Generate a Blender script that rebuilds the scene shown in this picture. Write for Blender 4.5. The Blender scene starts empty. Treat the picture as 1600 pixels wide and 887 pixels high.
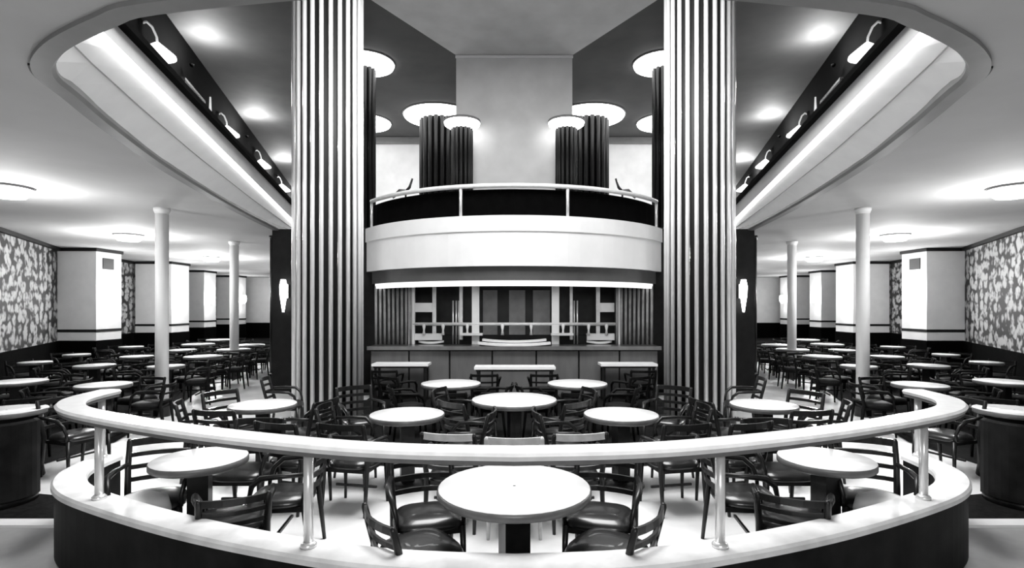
import bpy, bmesh, math, random
from mathutils import Vector, Matrix
from mathutils.geometry import tessellate_polygon
random.seed(7)
S = bpy.context.scene
C = S.collection
PI = math.pi
# ------------------------------------------------------------------ camera
F = 850.0; CX = 803.5; HY = 478.0; H = 1.88
cam = bpy.data.objects.new('camera', bpy.data.cameras.new('camera'))
C.objects.link(cam); S.camera = cam
cam.location = (0, 0, H); cam.rotation_euler = (PI/2, 0, 0)
cam.data.sensor_width = 36; cam.data.lens = 36*F/1600
cam.data.shift_x = -(CX-800)/1600; cam.data.shift_y = (HY-443.5)/1600
cam.data.clip_start = .05; cam.data.clip_end = 200
# ------------------------------------------------------------------ world, lights, exposure
S.view_settings.view_transform = 'Standard'; S.view_settings.look = 'None'
S.view_settings.gamma = 1; S.view_settings.use_curve_mapping = False
S.view_settings.exposure = 0.25
S.cycles.use_denoising = True
S.cycles.max_bounces = 8
w = bpy.data.worlds.new('world'); S.world = w; w.use_nodes = True
w.node_tree.nodes['Background'].inputs[0].default_value = (.8, .8, .8, 1)
w.node_tree.nodes['Background'].inputs[1].default_value = .42
def lamp(name, kind, loc, power, size=.1, rot=None, sizey=None):
    l = bpy.data.lights.new(name, kind); l.energy = power
    if kind == 'AREA':
        l.size = size
        if sizey: l.shape = 'RECTANGLE'; l.size_y = sizey
    elif kind == 'SPOT': l.shadow_soft_size = size; l.spot_size = rot[1]; l.spot_blend = .5; rot = rot[0]
    else: l.shadow_soft_size = size
    o = bpy.data.objects.new(name, l); C.objects.link(o); o.location = loc
    if rot: o.rotation_euler = rot
    return o
lamp('hall_light', 'AREA', (0, 5.6, 7.55), 800, 4.2, (0, 0, 0), 4.2)          # added unseen light over the well, brightening floor and tables
lamp('flood_light', 'AREA', (0, -2.5, 3.2), 120, 2.0, (math.radians(82), 0, 0), 1.2)   # photographer's flood
for s_ in (-1, 1): lamp('balcony_lamp', 'POINT', (s_*4.2, 17.2, 4.6), 100, .3)    # added unseen lights behind the balcony, washing the far wall
lamp('bar_light', 'AREA', (0, 10.9, 2.3), 25, 4.5, (0, 0, 0), .3)
# ------------------------------------------------------------------ materials
def mat(name, v, rough=.6, var=.0, scale=8, metal=0, coat=0, emit=0, v2=None, bump=0, stretch=None, spec=.5):
    m = bpy.data.materials.new(name); m.use_nodes = True
    nt = m.node_tree; b = nt.nodes['Principled BSDF']
    b.inputs['Roughness'].default_value = rough; b.inputs['Metallic'].default_value = metal
    b.inputs['Coat Weight'].default_value = coat; b.inputs['Specular IOR Level'].default_value = spec
    if emit:
        b.inputs['Emission Color'].default_value = (1, 1, 1, 1); b.inputs['Emission Strength'].default_value = emit
    tc = nt.nodes.new('ShaderNodeTexCoord'); n = nt.nodes.new('ShaderNodeTexNoise')
    mp = nt.nodes.new('ShaderNodeMapping'); nt.links.new(tc.outputs['Object'], mp.inputs[0])
    if stretch: mp.inputs['Scale'].default_value = stretch
    nt.links.new(mp.outputs[0], n.inputs['Vector'])
    n.inputs['Scale'].default_value = scale; n.inputs['Detail'].default_value = 4
    r = nt.nodes.new('ShaderNodeMapRange')
    r.inputs['From Min'].default_value = .3; r.inputs['From Max'].default_value = .7
    a, c = (v*(1-var), v*(1+var)) if v2 is None else (v, v2)
    r.inputs['To Min'].default_value = a; r.inputs['To Max'].default_value = min(1, c)
    nt.links.new(n.outputs['Fac'], r.inputs['Value'])
    nt.links.new(r.outputs[0], b.inputs['Base Color'])
    if bump:
        bp = nt.nodes.new('ShaderNodeBump'); bp.inputs['Strength'].default_value = bump; bp.inputs['Distance'].default_value = .01
        nt.links.new(n.outputs['Fac'], bp.inputs['Height']); nt.links.new(bp.outputs[0], b.inputs['Normal'])
    return m
M = dict(
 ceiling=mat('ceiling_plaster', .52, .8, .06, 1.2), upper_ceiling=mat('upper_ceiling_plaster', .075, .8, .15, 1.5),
 panel=mat('pale_ceiling_panel', .58, .7, .08, 2), white=mat('white_plaster', .78, .55, .03, 3),
 trim=mat('grey_trim', .17, .5, .08, 4), dark=mat('dark_paint', .008, .6, .3, 6, spec=.2), black=mat('black_paint', .0015, .9, .3, 6, spec=.03), fascia_white=mat('white_fascia', .93, .6, .03, 4), fascia_up=mat('pale_grey_fascia', .3, .6, .04, 4), soffit=mat('dark_grey_soffit', .07, .6, .1, 4),  # lower fascia lightened, upper fascia darkened to paint in how light falls there
 top=mat('white_laminate', .92, .25, .03, 6), edge=mat('grey_edge_band', .12, .35, .2, 10),
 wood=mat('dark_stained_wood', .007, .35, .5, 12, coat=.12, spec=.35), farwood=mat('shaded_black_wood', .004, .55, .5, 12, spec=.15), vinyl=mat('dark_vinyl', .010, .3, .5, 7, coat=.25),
 lightwood=mat('worn_pale_wood', .55, .3, .2, 9, coat=.3), grey_vinyl=mat('grey_vinyl', .06, .3, .6, 7, coat=.5),  # chair back rails lightened to paint in the light they catch
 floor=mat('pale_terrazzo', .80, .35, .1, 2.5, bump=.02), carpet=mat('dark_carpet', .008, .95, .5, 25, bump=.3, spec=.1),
 outer=mat('grey_terrazzo', .32, .5, .1, 6), strip=mat('white_border', .85, .4, .05, 5),
 marble=mat('dark_marble', .002, .5, 0, 5, v2=.012, spec=.1), rail=mat('polished_pale_rail', .72, .28, .1, 9, coat=.4),
 ledge=mat('pale_stone_ledge', .7, .4, .18, 5), post=mat('chrome_post', .8, .25, .05, 5, metal=.5),
 reed=mat('pale_metal_reed', .85, .25, .04, 3, metal=.25, coat=.3), shadow=mat('dark_groove', .002, .6, .2, 5),
 darkreed=mat('dark_reed', .006, .5, .5, 4, spec=.25), pier=mat('pale_pier_paint', .68, .6, .05, 3),
 barpanel=mat('grey_wood_panel', .13, .4, .15, 6, stretch=(1, 1, .2)), bargrey=mat('bar_reed_wood', .32, .35, .3, 5),
 counter=mat('counter_top', .05, .3, .3, 6, coat=.4), curtain=mat('pale_panel', .5, .6, .2, 4), backwall=mat('bar_back_wall', .03, .5, .5, 3),
 glow=mat('lamp_glass', .9, .4, .0, 3, emit=6), softglow=mat('lamp_glass_soft', .9, .4, .0, 3, emit=2.2),
 tube=mat('light_tube', .9, .4, 0, 3, emit=1.0), cove_tube=mat('cove_tube', .9, .4, 0, 3, emit=3.2), chrome=mat('chrome', .7, .2, .05, 4, metal=.8), grill=mat('vent_grille', .01, .6, .2, 5),
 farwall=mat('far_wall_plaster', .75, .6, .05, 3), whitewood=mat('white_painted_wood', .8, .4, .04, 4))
def wallpaper():
    m = bpy.data.materials.new('leaf_wallpaper'); m.use_nodes = True; nt = m.node_tree
    b = nt.nodes['Principled BSDF']; b.inputs['Roughness'].default_value = .7
    tc = nt.nodes.new('ShaderNodeTexCoord'); N = nt.nodes.new; L = nt.links.new
    n = N('ShaderNodeTexNoise'); n.inputs['Scale'].default_value = 2.5; L(tc.outputs['Object'], n.inputs['Vector'])
    mx = N('ShaderNodeMixRGB'); mx.inputs[0].default_value = .12; L(tc.outputs['Object'], mx.inputs[1]); L(n.outputs['Color'], mx.inputs[2])
    mp = N('ShaderNodeMapping'); mp.inputs['Scale'].default_value = (5.6, 3.2, 4.3); L(mx.outputs[0], mp.inputs[0])
    v = N('ShaderNodeTexVoronoi'); v.inputs['Scale'].default_value = 1.0; v.inputs['Randomness'].default_value = .6; L(mp.outputs[0], v.inputs['Vector'])
    wv = N('ShaderNodeTexNoise'); wv.inputs['Scale'].default_value = 2.0
    wv.inputs['Detail'].default_value = 1; L(mp.outputs[0], wv.inputs['Vector'])
    r = N('ShaderNodeMapRange'); r.inputs['From Min'].default_value = .85; r.inputs['From Max'].default_value = .40
    L(v.outputs['Distance'], r.inputs['Value'])
    mu = N('ShaderNodeMath'); mu.operation = 'MULTIPLY'; L(r.outputs[0], mu.inputs[0]); L(wv.outputs['Fac'], mu.inputs[1])
    r2 = N('ShaderNodeMapRange'); r2.inputs['From Min'].default_value = .27; r2.inputs['From Max'].default_value = .50
    r2.inputs['To Min'].default_value = .008; r2.inputs['To Max'].default_value = .42
    L(mu.outputs[0], r2.inputs['Value']); L(r2.outputs[0], b.inputs['Base Color'])
    return m
M['paper'] = wallpaper()
# ------------------------------------------------------------------ helpers
class MB:
    def __init__(s): s.v = []; s.f = []; s.sm = []
    def add(s, vs, fs, smooth=False):
        k = len(s.v); s.v += [tuple(v) for v in vs]
        for f in fs: s.f.append([i+k for i in f]); s.sm.append(smooth)
        return s
    def box(s, c, d, rz=0, taper=1):
        cx, cy, cz = c; a, b, h = d[0]/2, d[1]/2, d[2]/2; co, si = math.cos(rz), math.sin(rz); vs = []
        for z, t in ((-h, taper), (h, 1)):
            for x, y in ((-a, -b), (a, -b), (a, b), (-a, b)):
                vs.append((cx+(x*co-y*si)*t, cy+(x*si+y*co)*t, cz+z))
        return s.add(vs, [(3, 2, 1, 0), (4, 5, 6, 7), (0, 1, 5, 4), (1, 2, 6, 5), (2, 3, 7, 6), (3, 0, 4, 7)])
    def lathe(s, prof, n=24, c=(0, 0, 0), cap=True):
        vs = []; fs = []
        for r, z in prof:
            for i in range(n): a = 2*PI*i/n; vs.append((c[0]+r*math.cos(a), c[1]+r*math.sin(a), c[2]+z))
        for j in range(len(prof)-1):
            for i in range(n): fs.append((j*n+i, j*n+(i+1) % n, (j+1)*n+(i+1) % n, (j+1)*n+i))
        s.add(vs, fs, True)
        if cap:
            k = len(s.v)-len(vs)
            s.f.append([k+i for i in range(n)][::-1]); s.sm.append(False)
            s.f.append([k+(len(prof)-1)*n+i for i in range(n)]); s.sm.append(False)
        return s
    def tube(s, pts, rad, n=8, flat=1.0, square=False):
        pts = [Vector(p) for p in pts]; vs = []; fs = []; N = len(pts)
        rr = rad if isinstance(rad, (list, tuple)) else [rad]*N
        for j, p in enumerate(pts):
            t = (pts[min(j+1, N-1)]-pts[max(j-1, 0)]).normalized()
            up = Vector((0, 0, 1)) if abs(t.z) < .9 else Vector((0, 1, 0))
            a = t.cross(up).normalized(); b = a.cross(t)
            for i in range(n):
                an = 2*PI*(i+(.5 if square else 0))/n
                vs.append(p+a*math.cos(an)*rr[j]*flat+b*math.sin(an)*rr[j])
        for j in range(N-1):
            for i in range(n): fs.append((j*n+i, j*n+(i+1) % n, (j+1)*n+(i+1) % n, (j+1)*n+i))
        fs.append(tuple(range(n))[::-1]); fs.append(tuple((N-1)*n+i for i in range(n)))
        return s.add(vs, fs, n > 4)
    def sweep(s, plan, prof, closed=False):
        """plan: list of (x,y); prof: closed polygon of (offset, z)"""
        N = len(plan); m = len(prof); vs = []; fs = []
        for j, p in enumerate(plan):
            a = plan[max(j-1, 0)] if not closed else plan[j-1]; b = plan[min(j+1, N-1)] if not closed else plan[(j+1) % N]
            tx, ty = b[0]-a[0], b[1]-a[1]; l = math.hypot(tx, ty) or 1; nx, ny = -ty/l, tx/l
            for o, z in prof: vs.append((p[0]+nx*o, p[1]+ny*o, z))
        for j in range(N if closed else N-1):
            k = (j+1) % N
            for i in range(m): fs.append((j*m+i, j*m+(i+1) % m, k*m+(i+1) % m, k*m+i))
        if not closed: fs += [tuple(range(m)), tuple((N-1)*m+i for i in range(m))[::-1]]
        return s.add(vs, fs)
    def loft(s, A, B, smooth=False):
        n = len(A); return s.add(list(A)+list(B), [(i, i+1, n+i+1, n+i) for i in range(n-1)], smooth)
    def mesh(s, name, m):
        me = bpy.data.meshes.new(name); me.from_pydata(s.v, [], s.f)
        me.polygons.foreach_set('use_smooth', s.sm)
        bm = bmesh.new(); bm.from_mesh(me); bmesh.ops.recalc_face_normals(bm, faces=bm.faces); bm.to_mesh(me); bm.free()
        me.materials.append(m); me.update(); return me
    def obj(s, name, m, parent=None, loc=None, kind=None):
        o = bpy.data.objects.new(name, s.mesh(name, m)); C.objects.link(o)
        if parent: o.parent = parent
        if loc: o.location = loc
        if kind: o['kind'] = kind
        return o
def struct(name, mb, m, parent=None):
    o = mb.obj(name, m, parent)
    if not parent: o['kind'] = 'structure'
    return o
def tag(o, label, cat, group=None):
    o['label'] = label; o['category'] = cat
    if group: o['group'] = group
    return o
def thing(name, label, cat, loc=(0, 0, 0), rz=0, group=None):
    o = bpy.data.objects.new(name, None); C.objects.link(o); o.location = loc; o.rotation_euler = (0, 0, rz)
    o.empty_display_size = .1
    return tag(o, label, cat, group)
def copy_tree(o, parent=None):
    c = o.copy(); C.objects.link(c)
    if parent: c.parent = parent
    for ch in o.children: copy_tree(ch, c)
    return c
def at(px, py, z):
    D = F*(H-z)/(py-HY); return ((px-CX)/F*D, D)
def mir(x, y, s):
    if s < 0: return (x, y)
    return (-x*(1-.0155*min(1, abs(x/y)/.945)), y)
def mirp(pts, s): return [mir(p[0], p[1], s)+tuple(p[2:]) for p in pts]
def smooth_curve(P, per=6):
    out = []; n = len(P)
    for i in range(n-1):
        p0, p1, p2, p3 = P[max(i-1, 0)], P[i], P[i+1], P[min(i+2, n-1)]
        for k in range(per):
            t = k/per
            out.append(tuple(.5*((2*b)+(c-a)*t+(2*a-5*b+4*c-d)*t*t+(3*b-a-3*c+d)*t**3) for a, b, c, d in zip(p0, p1, p2, p3)))
    out.append(tuple(P[-1])); return out
SIDE = {-1: 'left', 1: 'right'}
CZ = 3.55; UZ = 7.70
# ------------------------------------------------------------------ floor
fl = MB().add([(-22, 4.72, 0), (22, 4.72, 0), (22, 36, 0), (-22, 36, 0)], [(0, 1, 2, 3)])
struct('floor', fl, M['floor'])
o = MB(); o.box((0, 2.0, -.05), (24, 5.3, .1)); struct('floor_front', o, M['outer'])
RAIL_L = [(0, 2.83), (-.6, 2.88), (-1.14, 3.01), (-1.97, 3.32), (-2.86, 3.76), (-3.28, 4.04), (-3.52, 4.34), (-3.60, 4.62), (-3.62, 4.88)]
cv = smooth_curve(RAIL_L, 6)
RAIL = [mir(x, y, -1) for x, y in cv[::-1]] + [mir(x, y, 1) for x, y in cv[1:]]
def tess(name, loops, z, m):
    tri = tessellate_polygon([[Vector((x, y, 0)) for x, y in l] for l in loops])
    pts = [p for l in loops for p in l]
    return MB().add([(x, y, z) for x, y in pts], [tuple(t) for t in tri])
# pale floor inside the railing reaches in front of the border line
struct('floor_enclosure', tess('e', [RAIL], .004, None), M['floor'])
for s in (-1, 1):
    a = [mir(x, y, s) for x, y in ((-3.75, 4.62), (-12, 4.62), (-12, 4.74), (-3.75, 4.74))]
    struct('trim_%d' % (1 if s < 0 else 2), MB().box(((a[0][0]+a[1][0])/2, 4.68, .01), (abs(a[0][0]-a[1][0]), .14, .03)), M['strip'])
    b = [mir(x, y, s) for x, y in ((-3.9, 4.76), (-4.4, 5.35), (-5.1, 5.5), (-5.6, 6.2), (-5.5, 7.5), (-6.6, 11), (-8.0, 14.9), (-9.8, 22), (-12, 31.9), (-17.0, 31.9), (-15.4, 25), (-14.1, 20.3), (-12.9, 15.6), (-10.8, 11.6), (-8.0, 5.6), (-8.0, 4.76))]  # carpet; its near inner corner stands in for shade on the floor
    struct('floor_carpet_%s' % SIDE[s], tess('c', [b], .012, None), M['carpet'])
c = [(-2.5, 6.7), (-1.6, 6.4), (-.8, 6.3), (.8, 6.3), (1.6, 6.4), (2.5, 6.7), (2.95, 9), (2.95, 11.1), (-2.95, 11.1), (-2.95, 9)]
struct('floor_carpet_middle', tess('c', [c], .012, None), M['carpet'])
# ------------------------------------------------------------------ lower ceiling with the oval well
OUT = [(0, 2.74), (-1.0, 2.8), (-2.04, 2.97), (-2.39, 3.11), (-2.85, 3.36), (-3.15, 3.58), (-3.32, 3.755), (-3.44, 3.95), (-3.54, 4.26),
       (-3.83, 5.1), (-4.28, 6.70), (-4.84, 9.40), (-5.25, 12), (-5.45, 13.2)]
oc = smooth_curve(OUT, 4)
ARC = []      # balcony front plan, left half from centre
for i in range(17):
    a = math.radians(62)*i/16; ARC.append((-3.75*math.sin(a), 10.0+3.75*(1-math.cos(a))*1.0))
BAL = [(-5.45, 13.2), (-4.3, 13.0)] + ARC[::-1][2:]
hole = [mir(x, y, -1) for x, y in oc] + [mir(x, y, -1) for x, y in ((-4.6, 13.2), (-3.4, 12.4))] + [mir(x, y, 1) for x, y in ((-3.4, 12.4), (-4.6, 13.2))] + [mir(x, y, 1) for x, y in oc[::-1]][:-1]
outer = [(-22, -4), (22, -4), (22, 36), (-22, 36)]
cb = tess('c', [outer, hole[::-1]], CZ, None)
cb2 = tess('c', [outer, hole[::-1]], CZ+.12, None); cb.add(cb2.v, cb2.f)
struct('ceiling', cb, M['ceiling'])
rim_plan = [mir(x, y, -1) for x, y in oc[::-1]] + [mir(x, y, 1) for x, y in oc[1:]]
struct('trim_3', MB().sweep(rim_plan, [(-.015, CZ-.03), (-.015, CZ+.0), (.0, CZ+.11), (.12, CZ+.11), (.12, CZ-.0), (.10, CZ-.03)]), M['trim'])
for k_, sub in enumerate(([p for p in rim_plan if p[0] < 0 and (p[1] > 3.8 or p[0] < -3.3)], [p for p in rim_plan if p[0] > 0 and (p[1] > 3.8 or p[0] > 3.3)])):
  struct('trim_%d' % (4+18*k_), MB().sweep(sub, [(-.03, CZ-.015), (-.03, CZ), (-.015, CZ), (-.015, CZ-.015)]), M['dark'])
# ------------------------------------------------------------------ slanting fascias of the well, tube light, parapet coping
def interp(P, y):
    for a, b in zip(P, P[1:]):
        if a[1] <= y <= b[1]: t = (y-a[1])/(b[1]-a[1]); return a[0]+t*(b[0]-a[0])
    return P[-1][0]
LA = OUT[6:]
tn = 3
for s in (-1, 1):
    ys = [3.755+(13.2-3.755)*i/24 for i in range(25)]
    A = [(interp(LA, y)+.10, y, CZ+.02) for y in ys]
    Bx = lambda y: -3.06-.246*(y-3.93)
    Cx = lambda y: -3.24-.230*(y-4.46)
    Bm = [((interp(LA, y)+.10)*.4+(Bx(y))*.6, y, CZ+.02+.27*.6) for y in ys]
    Bm2 = [(p[0]-.008, p[1], p[2]+.012) for p in Bm]
    B = [(Bx(y), y, 3.84) for y in ys]; mu_ = MB()
    Bt = [(Bx(y)-.02, y, 3.90) for y in ys]
    Cc = [(Cx(y), y, 4.16) for y in ys]
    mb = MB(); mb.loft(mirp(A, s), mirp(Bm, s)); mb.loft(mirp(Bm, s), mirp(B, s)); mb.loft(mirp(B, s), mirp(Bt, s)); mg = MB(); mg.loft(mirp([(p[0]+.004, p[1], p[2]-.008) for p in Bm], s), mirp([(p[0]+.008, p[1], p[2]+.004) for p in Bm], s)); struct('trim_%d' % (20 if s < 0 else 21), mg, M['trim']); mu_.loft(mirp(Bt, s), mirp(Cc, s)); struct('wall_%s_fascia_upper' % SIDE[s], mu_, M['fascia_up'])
    C2 = [(Cx(y)-.12, y, 4.16) for y in ys]; C3 = [(interp(LA, y)-.08, y, CZ+.11) for y in ys]
    mb.loft(mirp(Cc, s), mirp(C2, s)); mb.loft(mirp(C2, s), mirp(C3, s))
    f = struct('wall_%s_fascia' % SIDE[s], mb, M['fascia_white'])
    tb = MB().tube(mirp([(Bx(y)+.07, y, 3.85) for y in ys], s), .022, 8)
    tag(tb.obj('tube_light', M['cove_tube']), 'long glowing tube light running along the %s white fascia of the well' % SIDE[s], 'light')
    struct('trim_%d' % (5 if s < 0 else 6), MB().sweep([p[:2] for p in mirp(Cc, s)], [(-.08, 4.16), (.08, 4.16), (.08, 4.22), (-.08, 4.22)]), M['black'])
# front inner face of the well
fr = [p for p in rim_plan if p[1] < 3.8]
struct('wall_front_fascia', MB().sweep(fr, [(-.13, CZ+.1), (-.18, CZ+.1), (-.18, 4.15), (-.13, 4.15)]), M['white'])
# ------------------------------------------------------------------ upper hall
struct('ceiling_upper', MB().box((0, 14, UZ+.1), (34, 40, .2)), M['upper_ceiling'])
def UW(y): return -6.9-.25*(y-10.7)
for s in (-1, 1):
    ys = [3, 10, 18, 31]
    mb = MB(); mb.loft(mirp([(UW(y), y, CZ+.12) for y in ys], s), mirp([(UW(y), y, UZ) for y in ys], s))
    mb.loft(mirp([(UW(y)-.2, y, CZ+.12) for y in ys], s), mirp([(UW(y)-.2, y, UZ) for y in ys], s))
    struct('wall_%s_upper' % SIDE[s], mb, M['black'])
    # returns beside the far upper wall
    x0 = mir(-5.3, 18.8, s)[0]
    struct('wall_return_%s' % SIDE[s], MB().box((x0, 24.9, (UZ+CZ)/2), (.2, 12, UZ-CZ-.02)), M['farwall'])
struct('wall_back_upper', MB().box((0, 18.9, (UZ+CZ)/2), (10.6, .2, UZ-CZ-.02)), M['farwall'])
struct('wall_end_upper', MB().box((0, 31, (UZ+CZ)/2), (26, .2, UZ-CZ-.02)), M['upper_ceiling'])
# dark upper band of the far wall
struct('trim_7', MB().box((0, 18.75, UZ-.12), (10.4, .08, .22)), M['trim'])
# pale spreading ceiling panel and the upright block it springs from
pz = UZ-.06
mb = MB()
P1 = [(-1.335, 12.5), (-2.72, 10.2), (-4.3, 7.6), (4.3, 7.6), (2.72, 10.2), (1.335, 12.5)]
mb.add([(x, y, pz) for x, y in P1]+[(x, y, UZ) for x, y in P1], [(0, 1, 2, 3, 4, 5), (6, 7, 8, 9, 10, 11)]+[(i, (i+1) % 6, 6+(i+1) % 6, 6+i) for i in range(6)])
struct('ceiling_panel', mb, M['panel'])
struct('wall_centre_panel', MB().box((0, 13.6, 5.5), (2.67, 2.2, 4.38)), M['panel'])
struct('trim_8', MB().box((0, 12.49, pz-.04), (2.70, .05, .05)), M['white'])
def reed_column(name, label, x, y, z0, z1, r, n, mrib, mcore, group=None, flare=0, base=False, ribfac=.58):
    t = thing(name, label, 'column', (x, y, z0), 0, group)
    h = z1-z0
    MB().lathe([(r*.90, 0), (r*.90, h)], 48).obj('column_core', mcore, t)
    rr = 2*PI*r/n*ribfac/2
    me = MB().tube([(0, 0, .02), (0, 0, h)], [rr, rr], 10).mesh('reed', mrib)
    for i in range(n):
        a = 2*PI*(i+.5)/n
        o = bpy.data.objects.new('reed', me); C.objects.link(o); o.parent = t
        o.location = (r*.955*math.cos(a), r*.955*math.sin(a), 0); o.rotation_euler = (0, 0, a)
    if base: MB().lathe([(r*1.03, 0), (r*1.03, .1), (r, .12)], 48).obj('column_base', mcore, t)
    return t
def disc_light(label, x, y, z, r, power, mt='glow'):
    t = thing('ceiling_light', label, 'light', (x, y, z))
    MB().lathe([(.02, 0), (r*.9, 0), (r, -.03), (r*.97, -.08), (r*.7, -.15), (.02, -.17)], 32).obj('glass_bowl', M[mt], t)
    MB().lathe([(r*.2, 0), (r*.2, .02), (r*1.02, .02), (r*1.04, -.02), (r*1.0, -.03)], 32).obj('rim_ring', M['trim'], t)
    if power: lamp('bowl_lamp', 'POINT', (x, y, z-.32), power, .15)
    return t
for s in (-1, 1):
    w_ = SIDE[s]
    # main columns
    x, y = mir(-3.04, 8.9, s)
    reed_column('fluted_column', 'huge round column of pale vertical reeds, %s of the two' % w_, x, y, 0, UZ, .55, 24, M['reed'], M['shadow'], base=True, ribfac=.48)
    # columns of the upper level
    for (px, dd, r, rl, n, lab) in ((685, 16.6, .53, 1.05, 18, 'broad dark reeded column beside the pale upright panel, %s side'), (722, 12.1, .22, .40, 14, 'slim dark reeded column standing against the pale upright panel, %s side'),
                              (571, 13.0, .21, .68, 12, 'dark slim upper column close inside the %s fluted column'), (568, 17.2, .33, .85, 12, 'dark far upper column beyond the slim one, %s side')):
        x, y = mir((px-CX)/F*dd, dd, s)
        zt = UZ if dd != 12.1 else 5.98
        reed_column('upper_column', lab % w_, x, y, CZ+.02, zt-.17, r, n, M['darkreed'], M['black'], ribfac=.75)
        disc_light('glowing bowl atop the %s' % (lab % w_), x, y, zt-.0, rl, 14 if dd != 12.1 else 3)
    # sconces of the upper wall
    k = 0
    for px, zz, sz in ((236, 6.75, 1.25), (348, 6.75, 1.25), (403, 7.0, 1.3), (436, 7.05, 1.4)):
        t_ = (px-CX)/F; D = (6.9-.25*10.7)/(-t_-.25); xw, yw = mir(t_*D+.12, D, s); d = 1 if s < 0 else -1
        t = thing('wall_sconce', '%s bell-shaped wall lamp high on the black %s upper wall' % (['nearest', 'second', 'third', 'farthest'][k], w_), 'lamp', (xw, yw, zz)); k += 1
        MB().tube([(d*-.1, -.30*sz, .18), (0, -.24*sz, .26), (.0, -.12*sz, .24), (0, -.02*sz, .12), (0, 0, .0)], .022, 8).obj('arm', M['white'], t)
        MB().lathe([(.03*sz, .02*sz), (.08*sz, -.02*sz), (.24*sz, -.15*sz), (.25*sz, -.18*sz)], 18).obj('shade', M['softglow'], t)
        MB().tube([(0, 0, -.18*sz), (0, 0, -.36*sz)], .03, 8).obj('finial', M['white'], t)
    for k, D in enumerate((11.7, 16.6, 21.6, 27)):
        xw, yw = mir(UW(D)+.22, D, s); d = 1 if s < 0 else -1
        tag(MB().lathe([(.02, -.06), (.04, -.04), (.05, 0), (.045, 0), (.03, -.03)], 14).obj('wall_uplighter', M['black'], loc=(xw, yw, UZ-.62)), '%s small black uplighter cup under the %s upper ceiling' % (['nearest', 'second', 'third', 'farthest'][k], w_), 'lamp')
        lamp('uplighter_lamp', 'POINT', (xw+d*.28, yw, UZ-.42), 95+32*k, .12)  # added lights for the glow on the ceiling; cups made up beneath them
    # framed picture and light wand between the first sconces
    D = 12.2; xw, yw = mir(UW(D)+.10, D, s)
    t = thing('wall_picture', 'grey framed picture beside the nearest lamp on the %s black upper wall' % w_, 'picture', (xw, yw, 6.3))
    rz = math.atan2(.25, 1)*(1 if s < 0 else -1)
    MB().box((0, 0, 0), (.04, 1.3, .75), rz).obj('picture_panel', M['trim'], t)
    MB().box((.0, 0, .40), (.07, 1.4, .06), rz).obj('picture_frame', M['chrome'], t)
    D = 13.2; xw, yw = mir(UW(D)+.15, D, s)
    t = tag(MB().tube([(0, 0, -.45), (0, 0, .35)], [.05, .02], 8).obj('wall_wand', M['white'], loc=(xw, yw, 6.6)), 'thin white upright wand lamp after the picture on the %s upper wall' % w_, 'lamp')
# ------------------------------------------------------------------ balcony
arc = [mir(x, y, -1) for x, y in ARC[::-1]] + [mir(x, y, 1) for x, y in ARC[1:]]
def arcoff(d): return [(x*(1+d/3.75), y+( -d if True else 0)) for x, y in arc]
bal = thing('balcony', 'curved white balcony front bulging out above the bar', 'balcony', (0, 10, 2.6))
def ch(mb, name, m, par): 
    o = mb.obj(name, m, par); o.location = -Vector(par.location); return o
ch(MB().sweep(arc, [(0, 2.62), (0, 3.28), (.3, 3.28), (.3, 2.62)]), 'lower_band', M['white'], bal)
ch(MB().sweep(arc, [(-.025, 3.26), (-.025, 3.55), (.3, 3.55), (.3, 3.28), (0, 3.26)]), 'upper_band', M['white'], bal)
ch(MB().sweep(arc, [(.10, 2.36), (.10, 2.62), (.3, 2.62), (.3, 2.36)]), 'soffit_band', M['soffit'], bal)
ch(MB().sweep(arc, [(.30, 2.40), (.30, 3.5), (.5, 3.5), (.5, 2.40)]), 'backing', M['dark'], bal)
lt = thing('light_trough', 'long glowing light strip curving under the balcony above the bar', 'light', (0, 10.2, 2.3))
a2 = [(x, y) for x, y in arc if abs(x) < 3.2]
ch(MB().sweep(a2, [(.16, 2.26), (.16, 2.37), (.30, 2.37), (.30, 2.26)]), 'glass_diffuser', M['tube'], lt)
ch(MB().sweep(a2, [(.30, 2.26), (.30, 2.37), (.34, 2.37), (.34, 2.26)]), 'trough_body', M['dark'], lt)
rl = thing('balcony_railing', 'pale curved handrail with four posts on the white balcony', 'railing', (0, 10, 3.55))
arcr = [p for p in arc if abs(p[0]) < 3.15]
ch(MB().tube([(x, y+.04, 4.11) for x, y in arcr], .042, 10), 'top_rail', M['rail'], rl)
for px in (583, 722, 887, 1025):
    best = min(arc, key=lambda p: abs(CX+F*p[0]/p[1]-px)); 
    ch(MB().tube([(best[0], best[1]+.05, 3.55), (best[0], best[1]+.05, 4.1)], .03, 10), 'post', M['post'], rl)
ch(MB().sweep(arc, [(.14, 3.55), (.14, 4.06), (.18, 4.06), (.18, 3.55)]), 'dark_panel', M['black'], rl)
dk = [(x, y+.3) for x, y in arc] + [(5.2, 18.8), (-5.2, 18.8)]
struct('floor_balcony', tess('d', [dk], 3.54, None), M['dark'])
dk2 = [(x, y+.3) for x, y in arc] + [(3.3, 13.6), (-3.3, 13.6)]
struct('ceiling_bar', tess('d', [dk2], 2.38, None), M['trim'])
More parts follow.
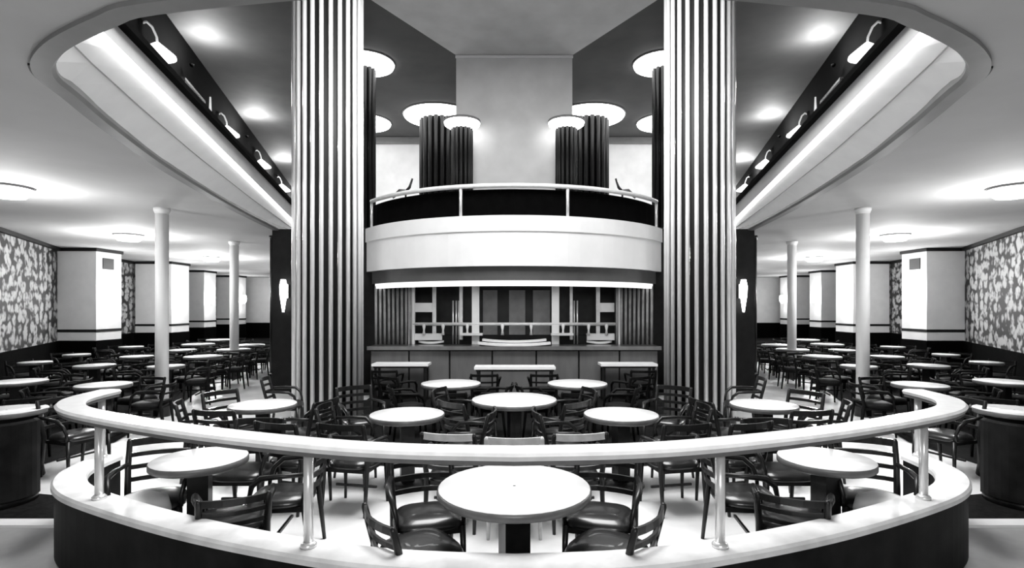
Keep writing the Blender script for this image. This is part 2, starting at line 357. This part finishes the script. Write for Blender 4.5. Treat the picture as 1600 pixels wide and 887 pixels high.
for s in (-1, 1):   # slanting stand leaning over the rail
    x, y = mir((634-CX)/F*11.4, 11.4, s); d = 1 if s < 0 else -1
    t = thing('music_stand', 'small dark slanting stand peeping over the balcony rail, %s side' % SIDE[s], 'stand', (x, y, 3.55))
    MB().tube([(0, 0, 0), (0, 0, .72)], .02, 8).obj('stand_pole', M['wood'], t)
    MB().tube([(-.28*d, 0, .60), (-.12*d, 0, .74), (.02*d, 0, .74)], [.03, .05, .03], 8).obj('stand_desk', M['grey_vinyl'], t)
    MB().tube([(0, 0, .72), (.08*d, 0, .82), (.14*d, 0, 1.0)], [.035, .03, .02], 8).obj('stand_arm', M['wood'], t)
# ------------------------------------------------------------------ bar
bw = MB(); bw.box((0, 13.5, 1.9), (6.6, .15, 3.7)); struct('wall_back_bar', bw, M['backwall'])
for s in (-1, 1):
    x0 = mir(-3.02, 12, s)[0]; x1 = mir(-5.25, 12, s)[0]
    mb = MB().box(((x0+x1)/2, 12.6, CZ/2), (abs(x1-x0), 1.6, CZ)); struct('wall_bar_%s' % SIDE[s], mb, M['dark'])
    mb = MB().box((mir(-3.32, 11.4, s)[0], 11.4, 1.18), (.16, .6, 2.36)); struct('wall_bar_end_%s' % SIDE[s], mb, M['dark'])
ct = thing('bar_counter', 'long bar counter with grey panelled front below the balcony', 'counter', (0, 11.3, 0))
MB().box((0, 0, 1.03), (5.95, .62, .06)).obj('counter_top', M['counter'], ct)
MB().box((0, -.305, 1.03), (5.95, .02, .075)).obj('counter_nosing', M['barpanel'], ct)
MB().box((0, .05, .5), (5.9, .4, 1.0)).obj('counter_body', M['dark'], ct)
xs = [-2.94, -2.15, -1.32, -.45, .45, 1.32, 2.15, 2.94]
for a, b in zip(xs, xs[1:]): MB().box(((a+b)/2, -.17, .5), (b-a-.035, .04, .92)).obj('front_panel', M['barpanel'], ct)
# back bar frame: solid posts, rails standing in for a mirror's reflection
bf = thing('back_bar_frame', 'white framed back bar opening behind the counter', 'back bar', (0, 11.85, 1.05))
def bx(px, D): return (px-CX)/F*D
for px, wd in ((643, .13), (743, .16), (868, .16), (967, .12)): MB().box((bx(px, 11.8), 0, .63), (wd, .1, 1.26)).obj('post', M['whitewood'], bf)
for px, wd in ((678, .08), (720, .07), (935, .08), (893, .06)): MB().box((bx(px, 11.8), .02, .68), (wd, .06, 1.16)).obj('slim_post', M['ledge'], bf)
for px in (707, 712, 716, 898, 903): MB().tube([(bx(px, 11.8), .06, 0), (bx(px, 11.8), .06, .95)], .018, 6).obj('spindle', M['post'], bf)
MB().tube([(bx(645, 11.8), -.02, .44), (bx(965, 11.8), -.02, .44)], .035, 8).obj('cross_rail', M['rail'], bf)
for px in (662, 692, 730, 785, 830, 880, 920, 948): MB().lathe([(.035, .2), (.02, .3), (.045, .44)], 10, (bx(px, 11.8), -.02, 0)).obj('baluster', M['whitewood'], bf)
for px in (662, 951): MB().box((bx(px, 11.8), .1, .80), (.40, .16, .2)).obj('white_box_panel', M['whitewood'], bf)
for px, wd in ((737, .48), (878, .48)): MB().box((bx(px, 11.8), -.05, .22), (wd, .2, .05)).obj('bracket_shelf', M['whitewood'], bf)
for px in (668, 940): MB().box((bx(px, 11.8), .06, .16), (.62, .16, .14)).obj('low_box', M['whitewood'], bf)
MB().box((0, .2, .10), (4.6, .3, .18)).obj('back_shelf', M['dark'], bf)
for px, z0, wd in ((766, .1, .32), (808, .1, .36), (846, .1, .38)):
    x = bx(px, 13.4); tag(MB().box((0, 0, 0), (wd*1.1, .04, 1.1)).obj('wall_panel', M['curtain'], loc=(x, 13.38, 1.72)), '%s pale panel on the dark wall behind the bar' % {766: 'left', 808: 'middle', 846: 'right'}[px], 'panel')
for s in (-1, 1):
    t = thing('reeded_screen', 'screen of vertical wooden reeds at the %s end of the back bar' % SIDE[s], 'screen', (mir(-2.62, 11.8, s)[0], 11.8, 1.05))
    MB().box((0, .04, .63), (.86, .03, 1.26)).obj('backing', M['shadow'], t)
    for i in range(9): 
        g = MB().tube([(-.38+i*.094, 0, 0), (-.38+i*.094, 0, 1.26)], .03, 8).obj('reed', M['bargrey'], t)
def tray(px, py, L, z, lab, curve=.05):
    D = F*(H-z)/(py-HY); 
    n = 12; v = []; 
    mb = MB(); pts = [(-L/2+L*i/n, -.16*(1-(2*i/n-1)**2), .03*abs(2*i/n-1)**2) for i in range(n+1)]
    q = [(p[0], p[1]+.22, p[2]) for p in pts]; mb.loft(pts, q); mb.loft([(p[0], p[1], p[2]-.045) for p in pts], [(p[0], p[1], p[2]-.045) for p in q])
    mb.loft(pts, [(p[0], p[1], p[2]-.045) for p in pts]); mb.loft(q, [(p[0], p[1], p[2]-.045) for p in q])
    tag(mb.obj('serving_tray', M['top'], loc=((px-CX)/F*D, D, z)), lab, 'tray')
tray(674, 533, .62, 1.108, 'small curved white tray at the left end of the bar counter')
tray(936, 533, .62, 1.108, 'small curved white tray at the right end of the bar counter')
def tray2(y, z, L, lab): tray(CX, HY+F*(H-z)/y, L, z, lab)
tray2(11.45, 1.16, 1.35, 'upper curved white tray at the middle of the bar counter, raised behind the other')
tray2(11.18, 1.108, 1.5, 'lower curved white tray at the middle of the bar counter, nearest the room')
# ------------------------------------------------------------------ side halls
def vwall(mb, pts, z0, z1, s, off=0):
    mb.loft(mirp([(x+off, y, z0) for x, y in pts], s), mirp([(x+off, y, z1) for x, y in pts], s))
WL = [(-8.2, 5.6), (-11.0, 11.6), (-13.1, 15.6), (-14.3, 20.3), (-15.6, 25), (-17.2, 32)]
pn = 9
for s in (-1, 1):
    w_ = SIDE[s]; d = 1 if s < 0 else -1
    pts = [mir(x, y, s) for x, y in WL]
    def side_sweep(prof):
        return MB().sweep(pts, [(o*(-d)*1.0, z) for o, z in prof])
    # offset sign: towards the room
    struct('wall_%s' % w_, side_sweep([(0, 0), (0, CZ), (-.15, CZ), (-.15, 0)]), M['paper'])
    struct('baseboard_%s' % w_, side_sweep([(0, 0), (0, .88), (.07, .88), (.07, 0)]), M['black'])
    struct('trim_%d' % pn, side_sweep([(0, CZ-.09), (0, CZ), (.09, CZ), (.09, CZ-.09)]), M['dark']); pn += 1
    PI_ = ((-12.55, 16.1, 1.12, 1.0), (-13.5, 20.9, 1.35, 1.1), (-15.1, 25.8, 1.35, 1.0), (-15.6, 30.0, 1.2, .8))
    for k, (x, y, wd, dp) in enumerate(PI_):
        X, Y = mir(x, y, s)
        t = thing('wall_pier', '%s pale square pier against the patterned %s wall' % (['nearest', 'second', 'third', 'farthest'][k], w_), 'pier', (X, Y, 0))
        MB().box((0, 0, 2.19), (wd, dp, 2.6)).obj('pier_body', M['pier'], t)
        MB().box((0, 0, 3.50), (wd+.08, dp+.08, .09)).obj('cap_trim', M['dark'], t)
        MB().box((0, 0, 1.17), (wd+.02, dp+.02, .08)).obj('dark_stripe', M['dark'], t)
        MB().box((0, 0, .43), (wd+.04, dp+.04, .86)).obj('plinth', M['black'], t)
        if k == 0:
            g = MB().box((d*(wd/2+.01), -.05, 3.12), (.03, .42, .32)).obj('vent_grille', M['grill'], t)
        # sconce
        xs_ = X+d*(wd/2+.0)
        q = thing('wall_sconce', 'glowing wall lamp on the side of the %s pier of the %s hall' % (['nearest', 'second', 'third', 'farthest'][k], w_), 'lamp', (xs_, Y-.1, 2.25))
        MB().box((d*.02, 0, 0), (.05, .16, .3)).obj('back_plate', M['chrome'], q)
        MB().lathe([(.05, -.22), (.11, -.1), (.13, .05), (.10, .22)], 14, (d*.16, 0, 0)).obj('shade', M['glow'], q)
        lamp('pier_lamp', 'POINT', (xs_+d*.38, Y-.25, 2.3), 60, .12)
    for k, (px, D, r, mm) in enumerate(((253, 9.3, .102, 'white'), (366, 14.1, .11, 'white'), (427, 12.95, .075, 'wood'))):
        X, Y = mir((px-CX)/F*D, D, s)
        t = thing('slender_pole', ['near slim white pole rising to the ceiling of the %s hall', 'second slim pole, greyer and farther back in the %s hall', 'thin dark pole close behind the big fluted column in the %s hall'][k] % w_, 'pole', (X, Y, 0))
        MB().lathe([(r, .28), (r, CZ)], 20).obj('shaft', M[mm], t)
        MB().lathe([(r*1.25, 0), (r*1.25, .26), (r*1.05, .3)], 20).obj('foot', M['wood'], t)
        MB().lathe([(r, CZ-.1), (r*1.25, CZ-.04), (r*1.25, CZ)], 20).obj('head', M[mm], t)
    for k, (x, y, p) in enumerate(((-7.1, 7.6, 105), (-9.0, 12.7, 190), (-10.3, 18.5, 250), (-9.0, 25, 240))):
        X, Y = mir(x, y, s)
        t = disc_light('%s round glass ceiling light of the %s hall' % (['nearest', 'second', 'third', 'farthest'][k], w_), X, Y, CZ, .30, 0, 'softglow')
        lamp('hall_bowl_lamp', 'POINT', (X, Y, CZ-.62), p, .16)
    struct('wall_far_%s' % w_, MB().box((mir(-12, 32, s)[0], 32.2, CZ/2), (14, .2, CZ)), M['pier'])
    struct('baseboard_far_%s' % w_, MB().box((mir(-12, 32, s)[0], 32.05, .45), (13, .1, .9)), M['black'])
    for j, (x, y) in enumerate(((-11.9, 28), (-10.6, 28.6))):
        X, Y = mir(x, y, s)
        t = thing('wall_pier', 'pale pier standing before the far wall of the %s hall, %s one' % (w_, ['outer', 'inner'][j]), 'pier', (X, Y, 0))
        MB().box((0, 0, 2.19), (.9, .6, 2.6)).obj('pier_body', M['pier'], t); MB().box((0, 0, .43), (.94, .64, .86)).obj('plinth', M['dark'], t)
        MB().box((0, 0, 1.17), (.92, .62, .08)).obj('dark_stripe', M['dark'], t); MB().box((0, 0, 3.5), (.96, .66, .09)).obj('cap_trim', M['dark'], t)
    X, Y = mir(-4.95, 11.72, s)
    q = thing('wall_sconce', 'glowing wall lamp on the dark bar wall seen beside the %s big column' % w_, 'lamp', (X, Y, 2.2))
    MB().box((0, .04, 0), (.14, .05, .3)).obj('back_plate', M['chrome'], q)
    MB().lathe([(.02, -.45), (.07, -.1), (.08, .1), (.05, .25)], 14, (0, -.06, 0)).obj('shade', M['glow'], q)
# ------------------------------------------------------------------ railing enclosure
kw = thing('knee_wall', 'low curved dark marble wall with a pale stone ledge around the near tables', 'wall', (0, 2.83, 0))
ch(MB().sweep(RAIL, [(-.095, 0), (-.095, .51), (.085, .51), (.085, 0)]), 'wall_face', M['marble'], kw)
ch(MB().sweep(RAIL, [(-.115, .505), (-.115, .535), (-.10, .55), (.095, .55), (.105, .535), (.105, .505)]), 'ledge', M['ledge'], kw)
hr = thing('handrail', 'broad pale curved handrail on chrome posts sweeping across the front', 'railing', (0, 2.83, .55))
ch(MB().sweep(RAIL, [(-.085, 1.095), (-.095, 1.12), (-.08, 1.135), (.08, 1.135), (.095, 1.12), (.085, 1.095)]), 'rail_top', M['rail'], hr)
ch(MB().sweep(RAIL, [(-.075, 1.07), (-.075, 1.095), (.075, 1.095), (.075, 1.07)]), 'rail_underside', M['edge'], hr)
def on_rail(px, far=False):
    c_ = [p for p in RAIL if (p[1] > 4.3) == far]
    return min(c_, key=lambda p: abs(CX+F*p[0]/p[1]-px))
for px, far in ((155, 0), (482, 0), (1125, 0), (1443, 0), (158, 1), (1437, 1)):
    p = on_rail(px, bool(far)); X, Y = ((px-CX)/F*p[1], p[1]) if not far else p
    pp = ch(MB().tube([(X, Y, .55), (X, Y, 1.08)], .027, 12), 'post', M['post'], hr)
    q = MB().lathe([(.045, .55), (.045, .565), (.03, .58)], 14, (X, Y, 0)).obj('post_flange', M['post'], pp)
# ------------------------------------------------------------------ furniture
def seat_mb(w=.46, d=.45):
    mb = MB(); n = 24; rings = []
    for r, z in ((.90, .405), (1.0, .415), (1.0, .435), (.93, .462), (.65, .482), (.3, .488)):
        vs = []
        for i in range(n):
            a = 2*PI*i/n; c, s = math.cos(a), math.sin(a)
            x = w/2*math.copysign(abs(c)**.62, c); y = d/2*math.copysign(abs(s)**.62, s)
            x *= 1+.10*(y/(d/2)); vs.append((x*r, y*r, z))
        rings.append(vs)
    vs = [v for r in rings for v in r]; fs = []
    for j in range(len(rings)-1):
        for i in range(n): fs.append((j*n+i, j*n+(i+1) % n, (j+1)*n+(i+1) % n, (j+1)*n+i))
    fs.append(tuple(range(n))[::-1]); fs.append(tuple((len(rings)-1)*n+i for i in range(n)))
    return mb.add(vs, fs, True)
def chair_parts(top, arms=True, nslat=4, w=.44):
    P = []
    P.append(('seat', seat_mb(), 'vinyl'))
    P.append(('seat_frame', MB().box((0, 0, .39), (.40, .38, .035)), 'wood'))
    lean = .10
    def sy(z): return -.20-(lean*((z-.45)/.4) if z > .45 else .05*(.45-z)/.45)
    for sx in (-1, 1):
        zs = [0, .2, .45, .45+(top-.45)*.5, top-.02, top]
        P.append(('back_leg', MB().tube([(sx*(w/2-.01+.01*(z > .5)), sy(z), z) for z in zs], [.014, .019, .024, .022, .02, .012], 8), 'wood'))
        P.append(('front_leg', MB().tube([(sx*(w/2-.0), .20, 0), (sx*(w/2-.01), .185, .42)], [.014, .022], 8), 'wood'))
        if arms:
            za = min(.655, top-.06)
            P.append(('arm_rest', MB().tube([(sx*(w/2), sy(za), za), (sx*(w/2+.035), -.05, za), (sx*(w/2+.04), .08, za-.01), (sx*(w/2+.02), .15, za-.07), (sx*(w/2-.0), .175, .5), (sx*(w/2-.0), .18, .42)], [.016, .02, .022, .02, .016, .016], 8), 'wood'))
    lo_ = .54 if top > .76 else .49; gap = (top-.03-lo_)/(nslat-1) if nslat > 1 else 0
    for i in range(nslat):
        z = top-.03-i*gap; hh = (.028 if i == 0 else .017) if top > .76 else (.022 if i == 0 else .014)
        pts = [(-(w/2-.012)+(w-.024)*k/6, sy(z)-.045*(1-(k/3-1)**2), z+(.02*(1-(k/3-1)**2) if i == 0 else 0)) for k in range(7)]
        P.append(('slat' if i else 'crest_rail', MB().sweep([(p[0], p[1]) for p in pts], [(-.009, z-hh), (-.009, z+hh), (.009, z+hh), (.009, z-hh)]), 'wood'))
    P.append(('stretcher', MB().box((0, 0, .2), (.41, .02, .02)), 'wood'))
    return P
def chair_proto(top, **k):
    mats = k.pop('mats', {}); nm = k.pop('name', 'dining_chair')
    t = thing(nm, 'x', 'chair')
    for n_, mb, m in chair_parts(top, **k): mb.obj(n_, M[mats.get(n_, m)], t)
    return t
def merged(top, **k):
    A = MB(); 
    for n_, mb, m in chair_parts(top, **k):
        kk = len(A.v); A.v += mb.v; A.f += [[i+kk for i in f] for f in mb.f]; A.sm += mb.sm
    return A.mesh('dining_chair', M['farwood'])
protos = {}
def chair(x, y, fx, fy, label, kind='std', group=None):
    """chair with its seat centre at x,y facing direction (fx,fy)"""
    rz = math.atan2(fy, fx)-PI/2
    if kind == 'far':
        if any(math.hypot(x-a, y-b) < .56 for a, b in CH): return
        if any(math.hypot(x-a, y-b) < c+.10 for a, b, c in TAB): return
    CH.append((x, y))
    if kind == 'far':
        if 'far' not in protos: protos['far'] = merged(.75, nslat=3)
        o = bpy.data.objects.new('dining_chair', protos['far']); C.objects.link(o)
    elif kind not in protos:
        top, kw_ = {'std': (.84, {}), 'low': (.70, dict(nslat=3, arms=False)), 'barrel': (.67, dict(nslat=3, w=.40)), 'pale': (.84, dict(nslat=3, arms=False, mats={'crest_rail': 'lightwood', 'back_leg': 'lightwood', 'slat': 'lightwood'})),
                'grey': (.84, dict(nslat=2, mats={'crest_rail': 'lightwood', 'slat': 'grey_vinyl'}))}[kind]
        o = protos[kind] = chair_proto(top, **kw_)
    else: o = copy_tree(protos[kind])
    o.location = (x, y, 0); o.rotation_euler = (0, 0, rz)
    tag(o, label, 'chair', group)
    if not group and 'group' in o: del o['group']
    return o
tcount = {}; TAB = []; CH = []; QUEUE = []
def table(x, y, r, label, group=None, drum=False, ped=.07, simple=False, h=.75):
    TAB.append((x, y, r))
    t = thing('round_table', label, 'table', (x, y, 0), 0, group)
    MB().lathe([(r*.97, h-.006), (r*.985, h-.002), (r*.985, h), (.01, h+.001)], 40, cap=False).obj('table_top', M['top'], t)
    MB().lathe([(.01, h-.055), (r*.96, h-.055), (r, h-.045), (r, h-.008), (r*.985, h-.003)], 40, cap=False).obj('edge_band', M['edge'], t)
    if drum: MB().lathe([(r*.9, 0), (r*.86, .1), (r*.86, h-.06)], 28).obj('drum_base', M['marble'], t)
    else:
        MB().box((0, 0, (h-.05)/2+.02), (ped*2, ped*2, h-.09), .3).obj('pedestal', M['wood'], t)
        MB().lathe([(r*.62, 0), (r*.62, .025), (ped*1.3, .06)], 20).obj('foot', M['wood'], t)
    return t
G = {-1: 'left', 1: 'right'}
def around(tx, ty, r, angs, s, labf, kind='std', group=None, dist=.17):
    for i, a in enumerate(angs):
        a = math.radians(a); cx, cy = tx+(r+dist)*math.cos(a), ty+(r+dist)*math.sin(a)
        X, Y = mir(cx, cy, s); fx = -math.cos(a)*(1 if s < 0 else -1); fy = -math.sin(a)
        chair(X, Y, fx, fy, labf[i] if isinstance(labf, list) else labf, kind, group)
# centre tables
table(0, 3.42, .48, 'largest white round table in the middle front behind the handrail', ped=.08)
table(0, 6.62, .52, 'large white round table in the middle, second from the handrail')
chair(0, 4.62, 0, 1, 'pale-framed chair seen from behind in the very middle beyond the handrail', 'pale')
for px, yy, w2, lab in ((CX+1, 10.2, 1.5, 'middle'), (628, 10.75, 1.1, 'left'), (980, 10.75, 1.1, 'right')):
    t = thing('rectangular_table', 'long narrow white table before the bar counter, %s of the three' % lab, 'table', ((px-CX)/F*yy, yy, 0))
    MB().box((0, 0, .735), (w2, .42, .045)).obj('table_top', M['top'], t)
    MB().box((0, 0, .695), (w2-.06, .36, .04)).obj('apron', M['wood'], t)
    for sx in (-1, 1):
        for sy_ in (-1, 1): MB().box((sx*(w2/2-.07), sy_*.15, .35), (.05, .05, .7)).obj('leg', M['wood'], t)
for x, q in ((-.5, 'left'), (0, 'middle'), (.5, 'right')): chair(x, 9.35, 0, 1, 'dark chair seen from behind at the middle long table before the bar, %s of three' % q, 'far', 'chairs at the middle long table')
for s in (-1, 1):
    w_ = G[s]; d = 1 if s < 0 else -1
    def ch2(x, y, fx, fy, lab, kind='std', group=None):
        X, Y = mir(x, y, s); chair(X, Y, fx*d, fy, lab % w_, kind, group)
    # near centre pair
    ch2(-.60, 3.74, .3, -.95, 'dark ladder-back armchair facing the camera behind the front middle table, %s side')
    ch2(-.56, 3.23, .82, .57, 'low-backed dark chair with broad glossy seat tucked under the front middle table, %s side', 'low')
    # near side table
    X, Y = mir(-2.34, 4.05, s); table(X, Y, .33, 'white round table near the %s bend of the handrail' % w_, ped=.07)
    ch2(-2.70, 4.06, .35, -.94, 'dark ladder-back armchair on the outer side of the table at the %s handrail bend')
    ch2(-1.90, 3.70, -.45, .9, 'low barrel-backed dark chair seen from behind against the ledge, %s half', 'barrel')
    ch2(-1.76, 4.16, -.98, -.1, 'dark ladder-back armchair on the inner side of the table at the %s handrail bend')
    ch2(-2.35, 4.75, 0, -1, 'dark chair beyond the table at the %s handrail bend, facing the camera')
    t = tag(MB().lathe([(.02, 0), (.16, 0), (.17, .3), (.19, .42), (.17, .50), (.1, .535), (.01, .545)], 24).obj('pouf', M['white']), 'round white pouf just behind the ledge at the %s bend' % w_, 'stool')
    X, Y = mir(-2.64, 3.84, s); t.location = (X, Y, 0.01)
    # middle ring
    X, Y = mir(-1.125, 5.72, s); table(X, Y, .39, 'white round table just inside the %s big fluted column' % w_)
    ch2(-1.48, 5.1, .2, .98, 'dark armchair with its legs seen under the handrail, %s half')
    ch2(-1.72, 5.75, 1, 0, 'dark ladder-back chair between the %s big column and the table inside it')
    ch2(-2.05, 5.15, .3, .9, 'dark ladder-back chair in front of the %s big column, outer one')
    ch2(-1.92, 6.85, .5, -.7, 'dark ladder-back chair standing close to the foot of the %s big column')
    ch2(-.50, 4.75, .15, 1, 'chair with a pale curved top rail next to the middle pale-framed chair, %s side', 'grey')
    ch2(-.52, 5.48, -1, .1, 'dark ladder-back chair on the inner side of the table inside the %s big column')
    X, Y = mir(-.93, 8.0, s); table(X, Y, .44, 'white round table in the centre halfway to the bar, %s one' % w_)
    for a_, q in ((200, 'outer'), (275, 'near'), (350, 'inner')):
        around(-.93, 8.0, .44, (a_,), s, 'dark chair on the %s side of the halfway centre table on the %s' % (q, w_), 'far', 'chairs round the %s halfway centre table' % w_)
    around(0, 6.62, .52, (225,), s, ['dark ladder-back chair at the near %s of the second middle table' % w_], 'std')
    around(0, 6.62, .52, (165,), s, ['dark ladder-back chair at the far %s of the second middle table' % w_], 'std')
    ch2(-2.3, 9.9, 0, 1, 'dark chair seen from behind at the %s long table before the bar', 'far')
    ch2(-1.9, 9.0, .5, .8, 'dark chair standing alone on the carpet before the %s long table', 'far')
    # outer second table
    X, Y = mir(-2.9, 6.28, s); table(X, Y, .37, 'white round table just outside the %s big fluted column' % w_)
    around(-2.9, 6.28, .37, (150, 205, 262, 345), s, ['dark ladder-back chair %s the table outside the %s big column' % (q, w_) for q in ('at the far outer side of', 'at the outer side of', 'nearest the handrail at', 'at the inner side of')])
    ch2(-3.35, 8.0, 1, .2, 'dark ladder-back chair beside the outer flank of the %s big fluted column')
    # hall near tables
    ch2(-4.9, 6.1, .9, -.3, 'dark ladder-back chair behind the %s end of the handrail')
    for kq, (px, py, r, lab, dr) in enumerate(((10, 640, .36, 'white round table on a dark drum at the %s edge of the picture', True), (28, 595, .36, 'white round table behind the drum table at the %s edge', False),
         (162, 600, .35, 'white round table beyond the end of the handrail on the %s', False), (260, 571, .31, 'white round table partly hidden by the near white pole, %s hall', False),
         (148, 570, .34, 'white round table in the second row before the nearest pier, %s hall', False), (55, 565, .28, 'small white round table close under the patterned %s wall', False))):
        x, y = at(px, py, .75); X, Y = mir(x, y, s)
        table(X, Y, r, lab % w_, drum=dr)
        if dr: around(x, y, r, (60, 120), s, ['dark chair %s the drum table at the %s edge' % (q, w_) for q in ('beyond', 'on the outer side behind')], 'far', None, .22)
        else: QUEUE.append((x, y, r, s, {1: 'table behind the %s edge drum table', 2: 'table beyond the %s handrail end', 3: 'table behind the near white pole, %s', 4: 'second-row table by the pier, %s hall', 5: 'small table close under the %s patterned wall'}[kq] % w_, 'chairs at the nearer tables of the %s hall' % w_))
    # dark tub chair before the drum table
    X, Y = mir(-4.92, 5.18, s)
    t = thing('tub_chair', 'dark round tub chair at the %s edge before the drum table' % w_, 'chair', (X, Y, 0), PI/2*0)
    a_ = [math.radians(v) for v in range(-200, 21, 10)]; dd = 1 if s < 0 else -1
    pl = [(.33*math.cos(v), .33*math.sin(v)) for v in a_]
    MB().sweep(pl, [(0, .08), (0, .78), (.03, .80), (.06, .78), (.06, .08)]).obj('tub_back', M['marble'], t)
    MB().lathe([(.26, .1), (.26, .42), (.2, .46), (.02, .47)], 24).obj('seat_cushion', M['vinyl'], t)
    MB().lathe([(.30, 0), (.30, .08)], 24).obj('base_ring', M['wood'], t)
    grp = 'far tables of the %s hall' % w_
    for (px, py, r, desc) in ((214, 556, .33, 'between nearest pier and pole'), (318, 556, .40, 'just inside the near white pole'), (120, 553, .27, 'under the nearest pier'),
            (310, 537, .45, 'before the third pier'), (345, 530, .45, 'farthest back by second pole'), (365, 545, .40, 'at the foot of the second pole'),
            (388, 538, .45, 'on the aisle by second pole'), (285, 546, .33, 'behind the near white pole'), (205, 541, .3, 'second behind nearest pier')):
        x, y = at(px, py, .75); X, Y = mir(x, y, s)
        table(X, Y, r, 'far white round table %s, %s hall' % (desc, w_), grp)
        QUEUE.append((x, y, r, s, 'far table %s, %s hall' % (desc, w_), 'chairs at the far tables of the %s hall' % w_))
for x, y, r, s, d_, g_ in QUEUE:
    for a_, q in ((15, 'inner'), (80, 'back'), (150, 'outer'), (215, 'outer front'), (320, 'inner front')):
        around(x, y, r, (a_,), s, 'dark chair, %s of %s' % (q, d_), 'far', g_, .24)
